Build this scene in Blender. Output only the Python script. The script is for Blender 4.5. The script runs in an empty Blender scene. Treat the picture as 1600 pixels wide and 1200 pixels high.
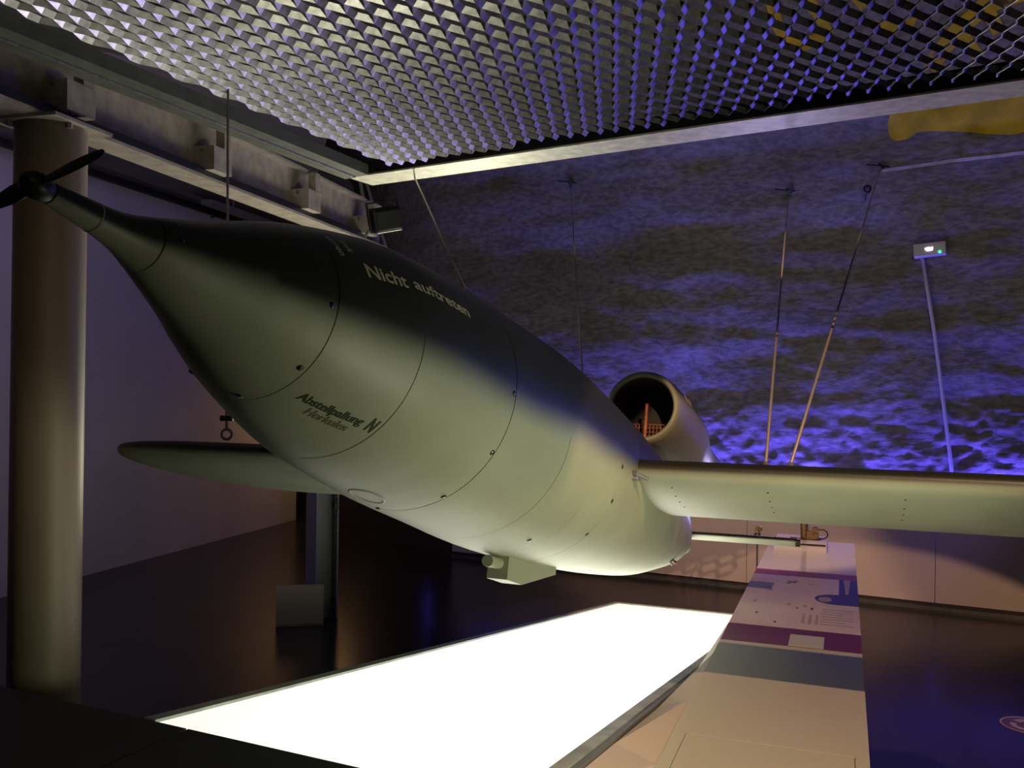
import bpy, bmesh, math, random
from mathutils import Vector, Matrix, noise
R = math.radians
C = bpy.context.scene.collection
random.seed(4)

# ------------------------------------------------------------------ camera, world, lights
# metres; z = 0 is the visitors' walkway, the eye is 1.5 m above it; +Y looks into the hall
cam_d = bpy.data.cameras.new('camera')
cam = bpy.data.objects.new('camera', cam_d); C.objects.link(cam)
roll = 0.0138
cr, sr = math.cos(roll), math.sin(roll)
m = Matrix(((cr, -sr, 0, 0), (0, 0, -1, 0), (sr, cr, 0, 1.5), (0, 0, 0, 1)))
cam.matrix_world = m
cam_d.sensor_width = 36; cam_d.lens = 1403.07 / 1600 * 36
cam_d.shift_y = 13 / 1600
cam_d.clip_start = 0.05; cam_d.clip_end = 200
bpy.context.scene.camera = cam

w = bpy.data.worlds.new('world'); bpy.context.scene.world = w; w.use_nodes = True
w.node_tree.nodes['Background'].inputs[0].default_value = (0.55, 0.50, 0.60, 1)
w.node_tree.nodes['Background'].inputs[1].default_value = 0.012
vs = bpy.context.scene.view_settings
vs.view_transform = 'Standard'; vs.look = 'None'; vs.gamma = 1; vs.exposure = 0.0; vs.use_curve_mapping = False

# rock wall frame: u runs along the wall foot, w points into the rock
B0 = Vector((-1.033, 16.026, 0)); EU = Vector((.8926, -.4509, 0)); EW = Vector((.4509, .8926, 0))
def RW(u, wd, z): return B0 + EU * u + EW * wd + Vector((0, 0, z))

def lamp(name, kind, loc, target, energy, col, **kw):
    d = bpy.data.lights.new(name, kind); d.energy = energy; d.color = col
    for k, v in kw.items(): setattr(d, k, v)
    o = bpy.data.objects.new(name, d); C.objects.link(o); o.location = loc
    o.rotation_euler = (Vector(target) - Vector(loc)).to_track_quat('-Z', 'Y').to_euler()
    return o
WARM = (1.0, .60, .36)
# blue uplighters lying in the trough between the low wall and the rock
for u, e in ((0.2, 55), (1.9, 75), (3.8, 110), (6.0, 110), (8.2, 110), (10.4, 110), (12.6, 90)):
    l = lamp('blue_uplight_lamp', 'AREA', RW(u, .33, -.35), RW(u, .80, .0), e, (.10, .07, 1.0), shape='RECTANGLE', size=2.0, size_y=.1, spread=R(118))
    # long side along the wall
    x = EU.normalized(); zdir = -(RW(u, .80, .0) - RW(u, .33, -.35)).normalized(); y = zdir.cross(x)
    l.rotation_euler = Matrix((x, y, zdir)).transposed().to_euler()
lamp('warm_table_spot', 'SPOT', (1.5, -3.0, 6.0), (3.6, 8.3, -3.5), 2900, WARM, spot_size=R(35.8), spot_blend=.06, shadow_soft_size=.02)
lamp('walkway_spot', 'SPOT', (2.3, 1.9, .35), (.1, 3.7, .9), 190, (1.0, 1.0, .72), spot_size=R(100), spot_blend=1, shadow_soft_size=.25)
lamp('belly_spot', 'SPOT', (2.4, 5.0, -1.25), (.40, 4.75, .30), 2100, (1.0, 1.0, .78), spot_size=R(48), spot_blend=1, shadow_soft_size=.1)
lamp('blue_side_light', 'AREA', (8.5, 10.5, 1.8), (-.3, 4.2, 1.8), 40, (.12, .09, 1.0), size=.6)
lamp('lilac_mesh_fill', 'SPOT', (3.6, 12.6, .10), (.2, 5.0, 3.15), 430, (.58, .50, 1.0), spot_size=R(46), spot_blend=1, shadow_soft_size=.1)  # added fill standing in for the LED glow that reaches the mesh
lamp('mesh_corner_fill', 'SPOT', (-.4, 12.6, .2), (-1.9, 4.8, 3.2), 1150, (1.0, .95, .66), spot_size=R(40), spot_blend=1, shadow_soft_size=.06)  # added lamp, out of sight behind the fuselage, brightens the mesh's left corner
lamp('warm_wall_spot', 'SPOT', (1.5, 6.5, 7.5), (2.8, 12.9, -2.6), 1700, WARM, spot_size=R(33), spot_blend=.35, shadow_soft_size=.05)
lamp('violet_wall_fill', 'SPOT', (8.5, 7.5, 2.6), (4.1, 12.4, -.2), 260, (.30, .16, 1.0), spot_size=R(44), spot_blend=.7, shadow_soft_size=.1)  # added out of view to turn the low wall purple
lamp('column_fill', 'SPOT', (.6, -1.0, 3.2), (-2.6, 5.1, 1.6), 90, (1, .74, .45), spot_size=R(24), spot_blend=1, shadow_soft_size=.1)  # added lamp that lifts the upper column, no fitting belongs to it
lamp('warm_rock_fill', 'SPOT', (4.0, 4.0, 7.0), (7.0, 12.8, 5.4), 170, (1, .88, .78), spot_size=R(75), spot_blend=1, shadow_soft_size=.3)  # added in place of warm ambient light on the upper rock
lamp('violet_aisle_light', 'AREA', (-4.6, 8.5, 4.4), (-7.0, 13.0, 1.0), 34, (.60, .42, 1.0), size=1.2)
lamp('warm_aisle_light', 'AREA', (-3.7, 19.2, 2.2), (-5.0, 19.4, -.8), 24, (1.0, .55, .22), size=.5)

# ------------------------------------------------------------------ helpers
def new_mat(name, col, rough=.5, metal=0., emit=None, estr=0., noise_scale=None, noise_amt=.15, bump=0., bump_scale=30., spec=None):
    mt = bpy.data.materials.new(name); mt.use_nodes = True
    nt = mt.node_tree; b = nt.nodes['Principled BSDF']
    b.inputs['Base Color'].default_value = (*col, 1); b.inputs['Roughness'].default_value = rough
    b.inputs['Metallic'].default_value = metal
    if spec is not None: b.inputs['Specular IOR Level'].default_value = spec
    if emit: b.inputs['Emission Color'].default_value = (*emit, 1); b.inputs['Emission Strength'].default_value = estr
    tc = nt.nodes.new('ShaderNodeTexCoord')
    if noise_scale:
        n = nt.nodes.new('ShaderNodeTexNoise'); n.inputs['Scale'].default_value = noise_scale; n.inputs['Detail'].default_value = 6
        nt.links.new(tc.outputs['Object'], n.inputs['Vector'])
        r = nt.nodes.new('ShaderNodeMapRange'); r.inputs[1].default_value = .3; r.inputs[2].default_value = .7
        r.inputs[3].default_value = 1 - noise_amt; r.inputs[4].default_value = 1 + noise_amt
        nt.links.new(n.outputs['Fac'], r.inputs[0])
        mx = nt.nodes.new('ShaderNodeVectorMath'); mx.operation = 'SCALE'; mx.inputs[0].default_value = col
        nt.links.new(r.outputs[0], mx.inputs['Scale']); nt.links.new(mx.outputs[0], b.inputs['Base Color'])
    if bump:
        n = nt.nodes.new('ShaderNodeTexNoise'); n.inputs['Scale'].default_value = bump_scale; n.inputs['Detail'].default_value = 8
        nt.links.new(tc.outputs['Object'], n.inputs['Vector'])
        bp = nt.nodes.new('ShaderNodeBump'); bp.inputs['Strength'].default_value = bump; bp.inputs['Distance'].default_value = .02
        nt.links.new(n.outputs['Fac'], bp.inputs['Height']); nt.links.new(bp.outputs[0], b.inputs['Normal'])
    return mt

def tag(o, label=None, cat=None, group=None, kind=None):
    if label: o['label'] = label
    if cat: o['category'] = cat
    if group: o['group'] = group
    if kind: o['kind'] = kind
    return o
def empty(name, loc=(0, 0, 0), rot=None):
    o = bpy.data.objects.new(name, None); C.objects.link(o); o.location = loc; o.empty_display_size = .1
    if rot is not None: o.rotation_euler = rot
    return o
class MB:
    def __init__(s): s.bm = bmesh.new()
    def face(s, pts):
        return s.bm.faces.new([s.bm.verts.new(p) for p in pts])
    def box(s, c, size, mat=None, bevel=0):
        r = bmesh.ops.create_cube(s.bm, size=1)
        vs_ = r['verts']; M = Matrix.Translation(Vector(c)) @ (mat.to_4x4() if mat else Matrix.Identity(4)) @ Matrix.Diagonal((*size, 1))
        bmesh.ops.transform(s.bm, matrix=M, verts=vs_)
        if bevel:
            es = list({e for v in vs_ for e in v.link_edges})
            bmesh.ops.bevel(s.bm, geom=es, offset=bevel, segments=2, affect='EDGES', profile=.5)
        return s
    def tube(s, pts, rad, n=10, cap=True):
        pts = [Vector(p) for p in pts]; rings = []
        rr = rad if isinstance(rad, (list, tuple)) else [rad] * len(pts)
        up = None
        for i, p in enumerate(pts):
            t = (pts[min(i + 1, len(pts) - 1)] - pts[max(i - 1, 0)]).normalized()
            if up is None: up = Vector((0, 0, 1)) if abs(t.z) < .9 else Vector((1, 0, 0))
            a_ = t.cross(up).normalized(); b_ = a_.cross(t).normalized(); up = b_
            rings.append([s.bm.verts.new(p + (a_ * math.cos(2 * math.pi * k / n) + b_ * math.sin(2 * math.pi * k / n)) * rr[i]) for k in range(n)])
        for i in range(len(rings) - 1):
            for k in range(n):
                s.bm.faces.new((rings[i][k], rings[i][(k + 1) % n], rings[i + 1][(k + 1) % n], rings[i + 1][k]))
        if cap:
            s.bm.faces.new(rings[0][::-1]); s.bm.faces.new(rings[-1])
        return s
    def torus(s, c, n1, n2, R1, r, seg=20, sec=8):
        n1 = Vector(n1).normalized(); n2 = Vector(n2).normalized(); n3 = n1.cross(n2); c = Vector(c); rings = []
        for i in range(seg):
            a_ = 2 * math.pi * i / seg; d = n1 * math.cos(a_) + n2 * math.sin(a_)
            rings.append([s.bm.verts.new(c + d * (R1 + r * math.cos(2 * math.pi * k / sec)) + n3 * r * math.sin(2 * math.pi * k / sec)) for k in range(sec)])
        for i in range(seg):
            for k in range(sec):
                s.bm.faces.new((rings[i][k], rings[i][(k + 1) % sec], rings[(i + 1) % seg][(k + 1) % sec], rings[(i + 1) % seg][k]))
        return s
    def prism(s, poly, z0, z1):
        a_ = [s.bm.verts.new((p[0], p[1], z0)) for p in poly]; b_ = [s.bm.verts.new((p[0], p[1], z1)) for p in poly]
        s.bm.faces.new(a_[::-1]); s.bm.faces.new(b_); n = len(poly)
        for i in range(n): s.bm.faces.new((a_[i], a_[(i + 1) % n], b_[(i + 1) % n], b_[i]))
        return s
    def build(s, name, mat, parent=None, smooth=False, recalc=True):
        if recalc: bmesh.ops.recalc_face_normals(s.bm, faces=s.bm.faces)
        me = bpy.data.meshes.new(name); s.bm.to_mesh(me); s.bm.free()
        if smooth:
            for p in me.polygons: p.use_smooth = True
        me.materials.append(mat)
        o = bpy.data.objects.new(name, me); C.objects.link(o)
        if parent: o.parent = parent
        return o
def smooth_by_angle(o, ang=35):
    for p in o.data.polygons: p.use_smooth = True
    bm = bmesh.new(); bm.from_mesh(o.data)
    for e in bm.edges:
        if len(e.link_faces) == 2 and e.calc_face_angle(0) > R(ang): e.smooth = False
    bm.to_mesh(o.data); bm.free()
def rotz(deg): return Matrix.Rotation(R(deg), 4, 'Z')

# ------------------------------------------------------------------ materials
M_floor = new_mat('polished_dark_floor', (.020, .018, .015), .24, spec=.35, noise_scale=1.4, noise_amt=.5, bump=.02, bump_scale=3)
M_walk = new_mat('dark_walkway', (.018, .018, .014), .6, noise_scale=2, noise_amt=.25)
M_plaster = new_mat('plaster_white', (.50, .46, .44), .8, noise_scale=1.2, noise_amt=.06)
M_lowwall = new_mat('plinth_beige', (.55, .47, .40), .7, noise_scale=1, noise_amt=.05)
M_dark = new_mat('matt_dark', (.035, .03, .024), .8)
M_ceil = new_mat('ceiling_grey', (.16, .15, .13), .85, noise_scale=1, noise_amt=.15)
M_beam = new_mat('beam_paint', (.40, .345, .29), .55, noise_scale=9, noise_amt=.25, bump=.1, bump_scale=20)
M_black = new_mat('black_metal', (.012, .012, .012), .45)
M_column = new_mat('column_paint', (.19, .15, .10), .5, noise_scale=2, noise_amt=.08)
M_galv = new_mat('galvanised_steel', (.48, .465, .46), .38, .92, noise_scale=25, noise_amt=.3)
M_rim = new_mat('galvanised_rim', (.68, .66, .50), .5, .0, noise_scale=12, noise_amt=.25)  # yellowish light falling on the steel is mixed into this colour
M_frame = new_mat('grey_steel_frame', (.16, .17, .14), .45, .5, noise_scale=8, noise_amt=.2)
M_grey = new_mat('grey_steel', (.20, .20, .21), .5, .2)
M_wire = new_mat('steel_wire', (.42, .38, .33), .4, .5)
M_white = new_mat('white_plastic', (.8, .78, .78), .4)
M_table = new_mat('table_laminate', (.50, .47, .38), .38)
M_tside = new_mat('table_side', (.52, .44, .36), .5)
M_purple = new_mat('purple_print', (.13, .014, .022), .35)
M_maroon = new_mat('maroon_print', (.22, .05, .05), .35)
M_printw = new_mat('pale_print', (.62, .50, .46), .35, noise_scale=2.5, noise_amt=.10)
M_navy = new_mat('navy_print', (.03, .03, .14), .35)
M_olive = new_mat('olive_print', (.06, .06, .03), .4)
M_greyink = new_mat('grey_print', (.36, .30, .28), .4)
M_card = new_mat('white_card', (.50, .50, .45), .4)
M_bluebox = new_mat('pale_block', (.55, .53, .6), .4)
M_brass = new_mat('worn_brass', (.20, .13, .06), .4, .6, noise_scale=30, noise_amt=.4)
M_yellow = new_mat('yellow_wall_paint', (.75, .52, .03), .8, noise_scale=3, noise_amt=.25)
M_whitep = new_mat('white_wall_paint', (.65, .6, .6), .8, noise_scale=6, noise_amt=.2)
M_red = new_mat('red_wall_paint', (.10, .02, .03), .8)
M_ledge = new_mat('dark_rim_strip', (.10, .11, .09), .35, .2)
M_alum = new_mat('rim_aluminium', (.34, .38, .31), .35, .1, noise_scale=6, noise_amt=.3)
M_txtw = new_mat('stencil_white', (.42, .38, .30), .5)
M_txtg = new_mat('stencil_dark', (.045, .055, .02), .5)
M_txtf = new_mat('stencil_faded', (.17, .17, .10), .5)
M_screw = new_mat('screw_steel', (.10, .10, .08), .35, .7)
M_prop = new_mat('propeller_black', (.02, .022, .016), .4)
M_rust = new_mat('rusty_valve_grid', (.42, .16, .06), .6, noise_scale=20, noise_amt=.4)
M_bore = new_mat('dark_intake', (.025, .022, .018), .7)  # near-black colour for the inside of the intake
M_wood = new_mat('plain_box', (.34, .33, .20), .6)

# luminous ramp panel
M_glow = bpy.data.materials.new('luminous_panel'); M_glow.use_nodes = True
nt = M_glow.node_tree; b = nt.nodes['Principled BSDF']
b.inputs['Base Color'].default_value = (.5, .5, .45, 1); b.inputs['Roughness'].default_value = .35
b.inputs['Emission Color'].default_value = (1.0, 1.0, .86, 1); b.inputs['Emission Strength'].default_value = 1.15

# emission raised towards the middle right to light the belly, dimmer at the edges
em_ = b; tcg = nt.nodes.new('ShaderNodeTexCoord')
def gauss(axis, mid_, wid):
    d = nt.nodes.new('ShaderNodeVectorMath'); d.operation = 'DOT_PRODUCT'; d.inputs[1].default_value = axis
    nt.links.new(tcg.outputs['Object'], d.inputs[0])
    a_ = nt.nodes.new('ShaderNodeMath'); a_.operation = 'SUBTRACT'; a_.inputs[1].default_value = mid_; nt.links.new(d.outputs['Value'], a_.inputs[0])
    q_ = nt.nodes.new('ShaderNodeMath'); q_.operation = 'DIVIDE'; q_.inputs[1].default_value = wid; nt.links.new(a_.outputs[0], q_.inputs[0])
    p_ = nt.nodes.new('ShaderNodeMath'); p_.operation = 'MULTIPLY'; nt.links.new(q_.outputs[0], p_.inputs[0]); nt.links.new(q_.outputs[0], p_.inputs[1])
    return p_
_rh, _rs = R(21.3), R(8.5)
ga = gauss((math.cos(_rh), -math.sin(_rh), 0), 1.15, .75)
gb = gauss((math.sin(_rh) * math.cos(_rs), math.cos(_rh) * math.cos(_rs), -math.sin(_rs)), 3.6, 2.2)
sm = nt.nodes.new('ShaderNodeMath'); sm.operation = 'ADD'; nt.links.new(ga.outputs[0], sm.inputs[0]); nt.links.new(gb.outputs[0], sm.inputs[1])
ng = nt.nodes.new('ShaderNodeMath'); ng.operation = 'MULTIPLY'; ng.inputs[1].default_value = -1; nt.links.new(sm.outputs[0], ng.inputs[0])
ex = nt.nodes.new('ShaderNodeMath'); ex.operation = 'EXPONENT'; nt.links.new(ng.outputs[0], ex.inputs[0])
ma = nt.nodes.new('ShaderNodeMath'); ma.operation = 'MULTIPLY_ADD'; ma.inputs[1].default_value = 5.0; ma.inputs[2].default_value = .95; nt.links.new(ex.outputs[0], ma.inputs[0])
nt.links.new(ma.outputs[0], em_.inputs['Emission Strength'])

# two tone paint: dark green above, pale grey green below, soft sprayed border (vertex attribute "paint")
M_paint = bpy.data.materials.new('two_tone_camouflage'); M_paint.use_nodes = True
nt = M_paint.node_tree; b = nt.nodes['Principled BSDF']
at = nt.nodes.new('ShaderNodeAttribute'); at.attribute_name = 'paint'
tc = nt.nodes.new('ShaderNodeTexCoord')
n1 = nt.nodes.new('ShaderNodeTexNoise'); n1.inputs['Scale'].default_value = 2.2; n1.inputs['Detail'].default_value = 3
nt.links.new(tc.outputs['Object'], n1.inputs['Vector'])
mr = nt.nodes.new('ShaderNodeMapRange'); mr.inputs[1].default_value = .3; mr.inputs[2].default_value = .7; mr.inputs[3].default_value = .88; mr.inputs[4].default_value = 1.1
nt.links.new(n1.outputs['Fac'], mr.inputs[0])
mx = nt.nodes.new('ShaderNodeMix'); mx.data_type = 'RGBA'
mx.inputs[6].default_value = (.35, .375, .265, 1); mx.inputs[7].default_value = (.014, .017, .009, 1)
nt.links.new(at.outputs['Fac'], mx.inputs[0])
sc = nt.nodes.new('ShaderNodeVectorMath'); sc.operation = 'SCALE'
nt.links.new(mx.outputs[2], sc.inputs[0]); nt.links.new(mr.outputs[0], sc.inputs['Scale']); nt.links.new(sc.outputs[0], b.inputs['Base Color'])
b.inputs['Roughness'].default_value = .48
n2 = nt.nodes.new('ShaderNodeTexNoise'); n2.inputs['Scale'].default_value = 5; n2.inputs['Detail'].default_value = 2
nt.links.new(tc.outputs['Object'], n2.inputs['Vector'])
bp = nt.nodes.new('ShaderNodeBump'); bp.inputs['Strength'].default_value = .12; bp.inputs['Distance'].default_value = .02
nt.links.new(n2.outputs['Fac'], bp.inputs['Height']); nt.links.new(bp.outputs[0], b.inputs['Normal'])

# rock
M_rock = bpy.data.materials.new('shotcrete_rock'); M_rock.use_nodes = True
nt = M_rock.node_tree; b = nt.nodes['Principled BSDF']; b.inputs['Roughness'].default_value = .85
tc = nt.nodes.new('ShaderNodeTexCoord')
na = nt.nodes.new('ShaderNodeTexNoise'); na.inputs['Scale'].default_value = .55; na.inputs['Detail'].default_value = 9; na.inputs['Distortion'].default_value = .6
mp = nt.nodes.new('ShaderNodeMapping'); mp.inputs['Scale'].default_value = (.8, .8, 1.8)
nt.links.new(tc.outputs['Object'], mp.inputs['Vector']); nt.links.new(mp.outputs[0], na.inputs['Vector'])
cra = nt.nodes.new('ShaderNodeValToRGB')
cra.color_ramp.elements[0].position = .30; cra.color_ramp.elements[0].color = (.22, .20, .18, 1)
cra.color_ramp.elements[1].position = .68; cra.color_ramp.elements[1].color = (.31, .285, .27, 1)
nt.links.new(na.outputs['Fac'], cra.inputs[0])
nb = nt.nodes.new('ShaderNodeTexNoise'); nb.inputs['Scale'].default_value = 9; nb.inputs['Detail'].default_value = 8
nt.links.new(mp.outputs[0], nb.inputs['Vector'])
mrb = nt.nodes.new('ShaderNodeMapRange'); mrb.inputs[1].default_value = .35; mrb.inputs[2].default_value = .65; mrb.inputs[3].default_value = .7; mrb.inputs[4].default_value = 1.25
nt.links.new(nb.outputs['Fac'], mrb.inputs[0])
sc = nt.nodes.new('ShaderNodeVectorMath'); sc.operation = 'SCALE'
nt.links.new(cra.outputs[0], sc.inputs[0]); nt.links.new(mrb.outputs[0], sc.inputs['Scale']); nt.links.new(sc.outputs[0], b.inputs['Base Color'])
bp = nt.nodes.new('ShaderNodeBump'); bp.inputs['Strength'].default_value = .3; bp.inputs['Distance'].default_value = .05
nt.links.new(nb.outputs['Fac'], bp.inputs['Height']); nt.links.new(bp.outputs[0], b.inputs['Normal'])

# ------------------------------------------------------------------ setting
FZ = -1.45
o = MB().prism([(-12, 1), (14, 1), (14, 26), (-12, 26)], FZ - .2, FZ).build('floor', M_floor); tag(o, kind='structure')

# walkway slab: edge runs from left far to right near
ed = Vector((math.cos(R(-25)), math.sin(R(-25)), 0)); E0 = Vector((-1.662, 4.071, 0))
en = Vector((-ed.y, ed.x, 0))
gap = .006
walk = tag(empty('floor_walkway'), kind='structure')
mid = E0 + ed * .63
back = -en
for i in range(-4, 5):          # slabs about 1.25 m wide, joints run away from the edge
    a0 = E0 + ed * (i * 1.25 + .28 + gap); a1 = E0 + ed * ((i + 1) * 1.25 + .28 - gap)
    for k in range(3):
        j0 = a0 + back * (k * 1.6 + (gap if k else 0)); j1 = a1 + back * (k * 1.6 + (gap if k else 0)); j2 = a1 + back * ((k + 1) * 1.6 - gap); j3 = a0 + back * ((k + 1) * 1.6 - gap)
        mbx = MB(); mbx.prism([j0, j3, j2, j1], -.06, 0); mbx.build('floor_slab', M_walk, walk)
e0 = E0 - ed * 5.5 + back * .01; e1 = E0 + ed * 6 + back * .01
MB().prism([e0, e0 + back * 5.2, e1 + back * 5.2, e1], FZ, -.06).build('walkway_base', M_walk, walk)

# left wall
wl0 = Vector((-6.739, 13.587, 0)); wd = Vector((math.sin(R(15.65)), math.cos(R(15.65)), 0)); wn = Vector((wd.y, -wd.x, 0))
a0 = wl0 - wd * 13; a1 = wl0 + wd * 7.0
o = MB().prism([a0, a1, a1 - wn * .3, a0 - wn * .3], FZ, 4.9).build('wall_left', M_plaster); tag(o, kind='structure')
# near-black sheet for the unlit opening behind, its darkness put into the colour
p0 = a1 + Vector((.0, .6, 0)); p1 = RW(-.05, .05, 0)
d_ = (p1 - p0).normalized(); q_ = Vector((-d_.y, d_.x, 0)) * .2
o = MB().prism([p0 - d_ * 2, p1, p1 + q_, p0 - d_ * 2 + q_], FZ, 3.0).build('wall_dark_backing', M_dark); tag(o, kind='structure')
# low plinth wall in front of the rock
low = tag(empty('wall_right'), kind='structure')
def uprism(u0, u1, w0, w1, z0, z1, name, mat, parent):
    return MB().prism([RW(u0, w0, 0), RW(u1, w0, 0), RW(u1, w1, 0), RW(u0, w1, 0)], z0, z1).build(name, mat, parent)
ucuts = [0, 2.6, 5.2, 7.8, 10.4, 13.0]
for i in range(5): uprism(ucuts[i] + .004, ucuts[i + 1] - .004, 0, .12, FZ + .1, .03, 'wall_panel', M_lowwall, low)
uprism(-.02, 13.0, .02, .12, FZ, FZ + .1, 'kick_strip', M_dark, low)
o = uprism(0, 13.0, -.03, 0.02, FZ, FZ + .05, 'baseboard_right', M_ledge, None); tag(o, kind='structure')

# rock wall and vault
PZ = [(-1.45, .6), (0, .65), (2, .9), (4, 1.1), (5.5, 1.0), (7, .3), (8, -1), (8.8, -3), (9.2, -6), (9.3, -12), (9.3, -20)]
def prof(t):
    # t = arclength-like parameter through the profile
    for i in range(len(PZ) - 1):
        z0, w0 = PZ[i]; z1, w1 = PZ[i + 1]; L = math.hypot(z1 - z0, w1 - w0)
        if t <= L or i == len(PZ) - 2:
            f = t / L; return z0 + (z1 - z0) * f, w0 + (w1 - w0) * f
        t -= L
def rock_w(z):
    for i in range(len(PZ) - 1):
        if PZ[i][0] <= z <= PZ[i + 1][0]:
            f = (z - PZ[i][0]) / (PZ[i + 1][0] - PZ[i][0] + 1e-9); return PZ[i][1] + (PZ[i + 1][1] - PZ[i][1]) * f
    return 0
def rock_disp(u, t):
    p = Vector((u, t, 0))
    big = noise.fractal(Vector((u * .35, t * .6, 3.1)), 1.0, 2.0, 4) * .17
    bed = noise.fractal(Vector((u * .5, t * 2.2, 9.1)), 1.0, 2.0, 3) * .05          # bedding layers
    # broken rubble towards the foot
    k = max(0., min(1., (3.3 - t) / 1.1 + .25 * noise.noise(Vector((u, 0, 5)))))
    c = noise.voronoi(Vector((u * 4.2, t * 6.5, 0)))[0]; c2_ = noise.voronoi(Vector((u * 9, t * 13, 4)))[0]
    rub = (c[1] - c[0]) * .11 + (c2_[1] - c2_[0]) * .07 + noise.fractal(Vector((u * 5, t * 7, 1)), 1, 2, 3) * .06
    fine = noise.fractal(Vector((u * 3.5, t * 3.5, 7)), 1.0, 2.0, 4) * .025
    return big + bed + k * rub + fine
us = [-9 + .05 * i for i in range(0, 460)]
ts = []; t = 0
while t < 22:
    ts.append(t); t += .045 if t < 4.2 else (.07 if t < 9 else .3)
verts = []; faces = []
for t in ts:
    z, wv = prof(t)
    for u in us:
        dsp = rock_disp(u, t)
        verts.append(RW(u, wv + min(0., u) ** 2 * .125 - dsp * .65, z + (0 if t < 8 else dsp * .5)))
nu = len(us)
for j in range(len(ts) - 1):
    for i in range(nu - 1):
        a_ = j * nu + i; faces.append((a_, a_ + 1, a_ + nu + 1, a_ + nu))
me = bpy.data.meshes.new('wall_rock'); me.from_pydata(verts, [], faces); me.materials.append(M_rock)
for p in me.polygons: p.use_smooth = True
rock = bpy.data.objects.new('wall_rock', me); C.objects.link(rock); tag(rock, kind='structure')
TZ = []
t = 0
while t < 9.5: TZ.append((prof(t)[0], t)); t += .02
def t_of_z(z): return min(TZ, key=lambda q: abs(q[0] - z))[1]
def on_rock(u, z, out=.02):
    t = t_of_z(z); zz, wv = prof(t)
    return RW(u, wv + min(0., u) ** 2 * .125 - rock_disp(u, t) * .65 - out, z)

def rock_patch(outline, name, mat, parent, out=.022, step=.07):
    # thin paint film following the rock surface inside a (u, z) outline
    def inside(x, y):
        c = False; n = len(outline); j = n - 1
        for i in range(n):
            xi, yi = outline[i]; xj, yj = outline[j]
            if (yi > y) != (yj > y) and x < (xj - xi) * (y - yi) / (yj - yi + 1e-12) + xi: c = not c
            j = i
        return c
    bm = bmesh.new(); vs_ = [bm.verts.new((p[0], p[1], 0)) for p in outline]
    f = bm.faces.new(vs_)
    bmesh.ops.triangulate(bm, faces=[f])
    for _ in range(6):
        es = [e for e in bm.edges if e.calc_length() > step]
        if not es: break
        bmesh.ops.subdivide_edges(bm, edges=es, cuts=1)
        bmesh.ops.triangulate(bm, faces=[f for f in bm.faces if len(f.verts) > 3])
    for v in bm.verts: v.co = on_rock(v.co.x, v.co.y, out)
    me = bpy.data.meshes.new(name); bm.to_mesh(me); bm.free(); me.materials.append(mat)
    for p in me.polygons: p.use_smooth = True
    o = bpy.data.objects.new(name, me); C.objects.link(o); o.parent = parent; return o
def smooth_closed(pts, n=4):
    out = []; N_ = len(pts)
    for i in range(N_):
        p0, p1, p2, p3 = [Vector(pts[(i + k - 1) % N_]) for k in range(4)]
        for k in range(n):
            f = k / n; out.append(.5 * ((2 * p1) + (p2 - p0) * f + (2 * p0 - 5 * p1 + 4 * p2 - p3) * f * f + (3 * p1 - p0 - 3 * p2 + p3) * f ** 3))
    return [(v.x, v.y) for v in out]
def stroke(pts, wd_):
    L, Rr = [], []
    P_ = [Vector(p) for p in pts]
    for i, p in enumerate(P_):
        d = (P_[min(i + 1, len(P_) - 1)] - P_[max(i - 1, 0)]).normalized(); n_ = Vector((-d.y, d.x)) * wd_ / 2
        L.append(p + n_); Rr.append(p - n_)
    return [tuple(v) for v in L + Rr[::-1]]
marks = empty('painted_wall_marks', RW(7, .2, 5)); marks.location = (0, 0, 0)
tag(marks, 'large yellow hand painted signs and a white line high on the rock wall', 'wall painting')
rock_patch(smooth_closed([(7.05, 5.54), (7.16, 5.84), (8.02, 5.98), (9.3, 6.05), (9.9, 5.9), (9.5, 5.55), (8.85, 5.33), (8.53, 5.34), (8.03, 5.44), (7.51, 5.50), (7.33, 5.42), (7.15, 5.41)]), 'yellow_mark', M_yellow, marks)
for s_, wd_ in (([(5.45, 7.7), (5.53, 7.13), (5.62, 6.92), (5.9, 6.86), (6.25, 6.94)], .17), ([(5.9, 7.45), (6.14, 7.16), (6.25, 6.92)], .15),
                ([(6.6, 7.4), (6.92, 7.06), (7.18, 6.86)], .2), ([(7.1, 7.35), (7.42, 7.04), (7.3, 6.82)], .16),
                ([(8.9, 7.1), (8.33, 6.98), (8.01, 6.76), (7.77, 6.52), (7.61, 6.32)], .22), ([(8.33, 6.98), (8.5, 6.65)], .16), ([(7.95, 6.8), (8.26, 6.37)], .16)):
    rock_patch(stroke(s_, wd_), 'yellow_mark', M_yellow, marks)
o = rock_patch(stroke([(6.96, 4.98), (7.9, 5.03), (8.86, 5.05), (9.8, 5.06)], .05), 'white_line', M_whitep, marks); o['label'] = 'long thin white painted line'

# ceiling over the left aisle
bd = Vector((math.sin(R(15.6)), math.cos(R(15.6)), 0)); bn = Vector((bd.y, -bd.x, 0)); BC = Vector((-2.635, 5.10, 0))
c0 = BC - bd * 6 - bn * .1; c1 = BC + bd * 4.0 - bn * .1
o = MB().prism([a0, a1, c1, c0], 4.9, 5.1).build('ceiling', M_ceil); tag(o, kind='structure')

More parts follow.
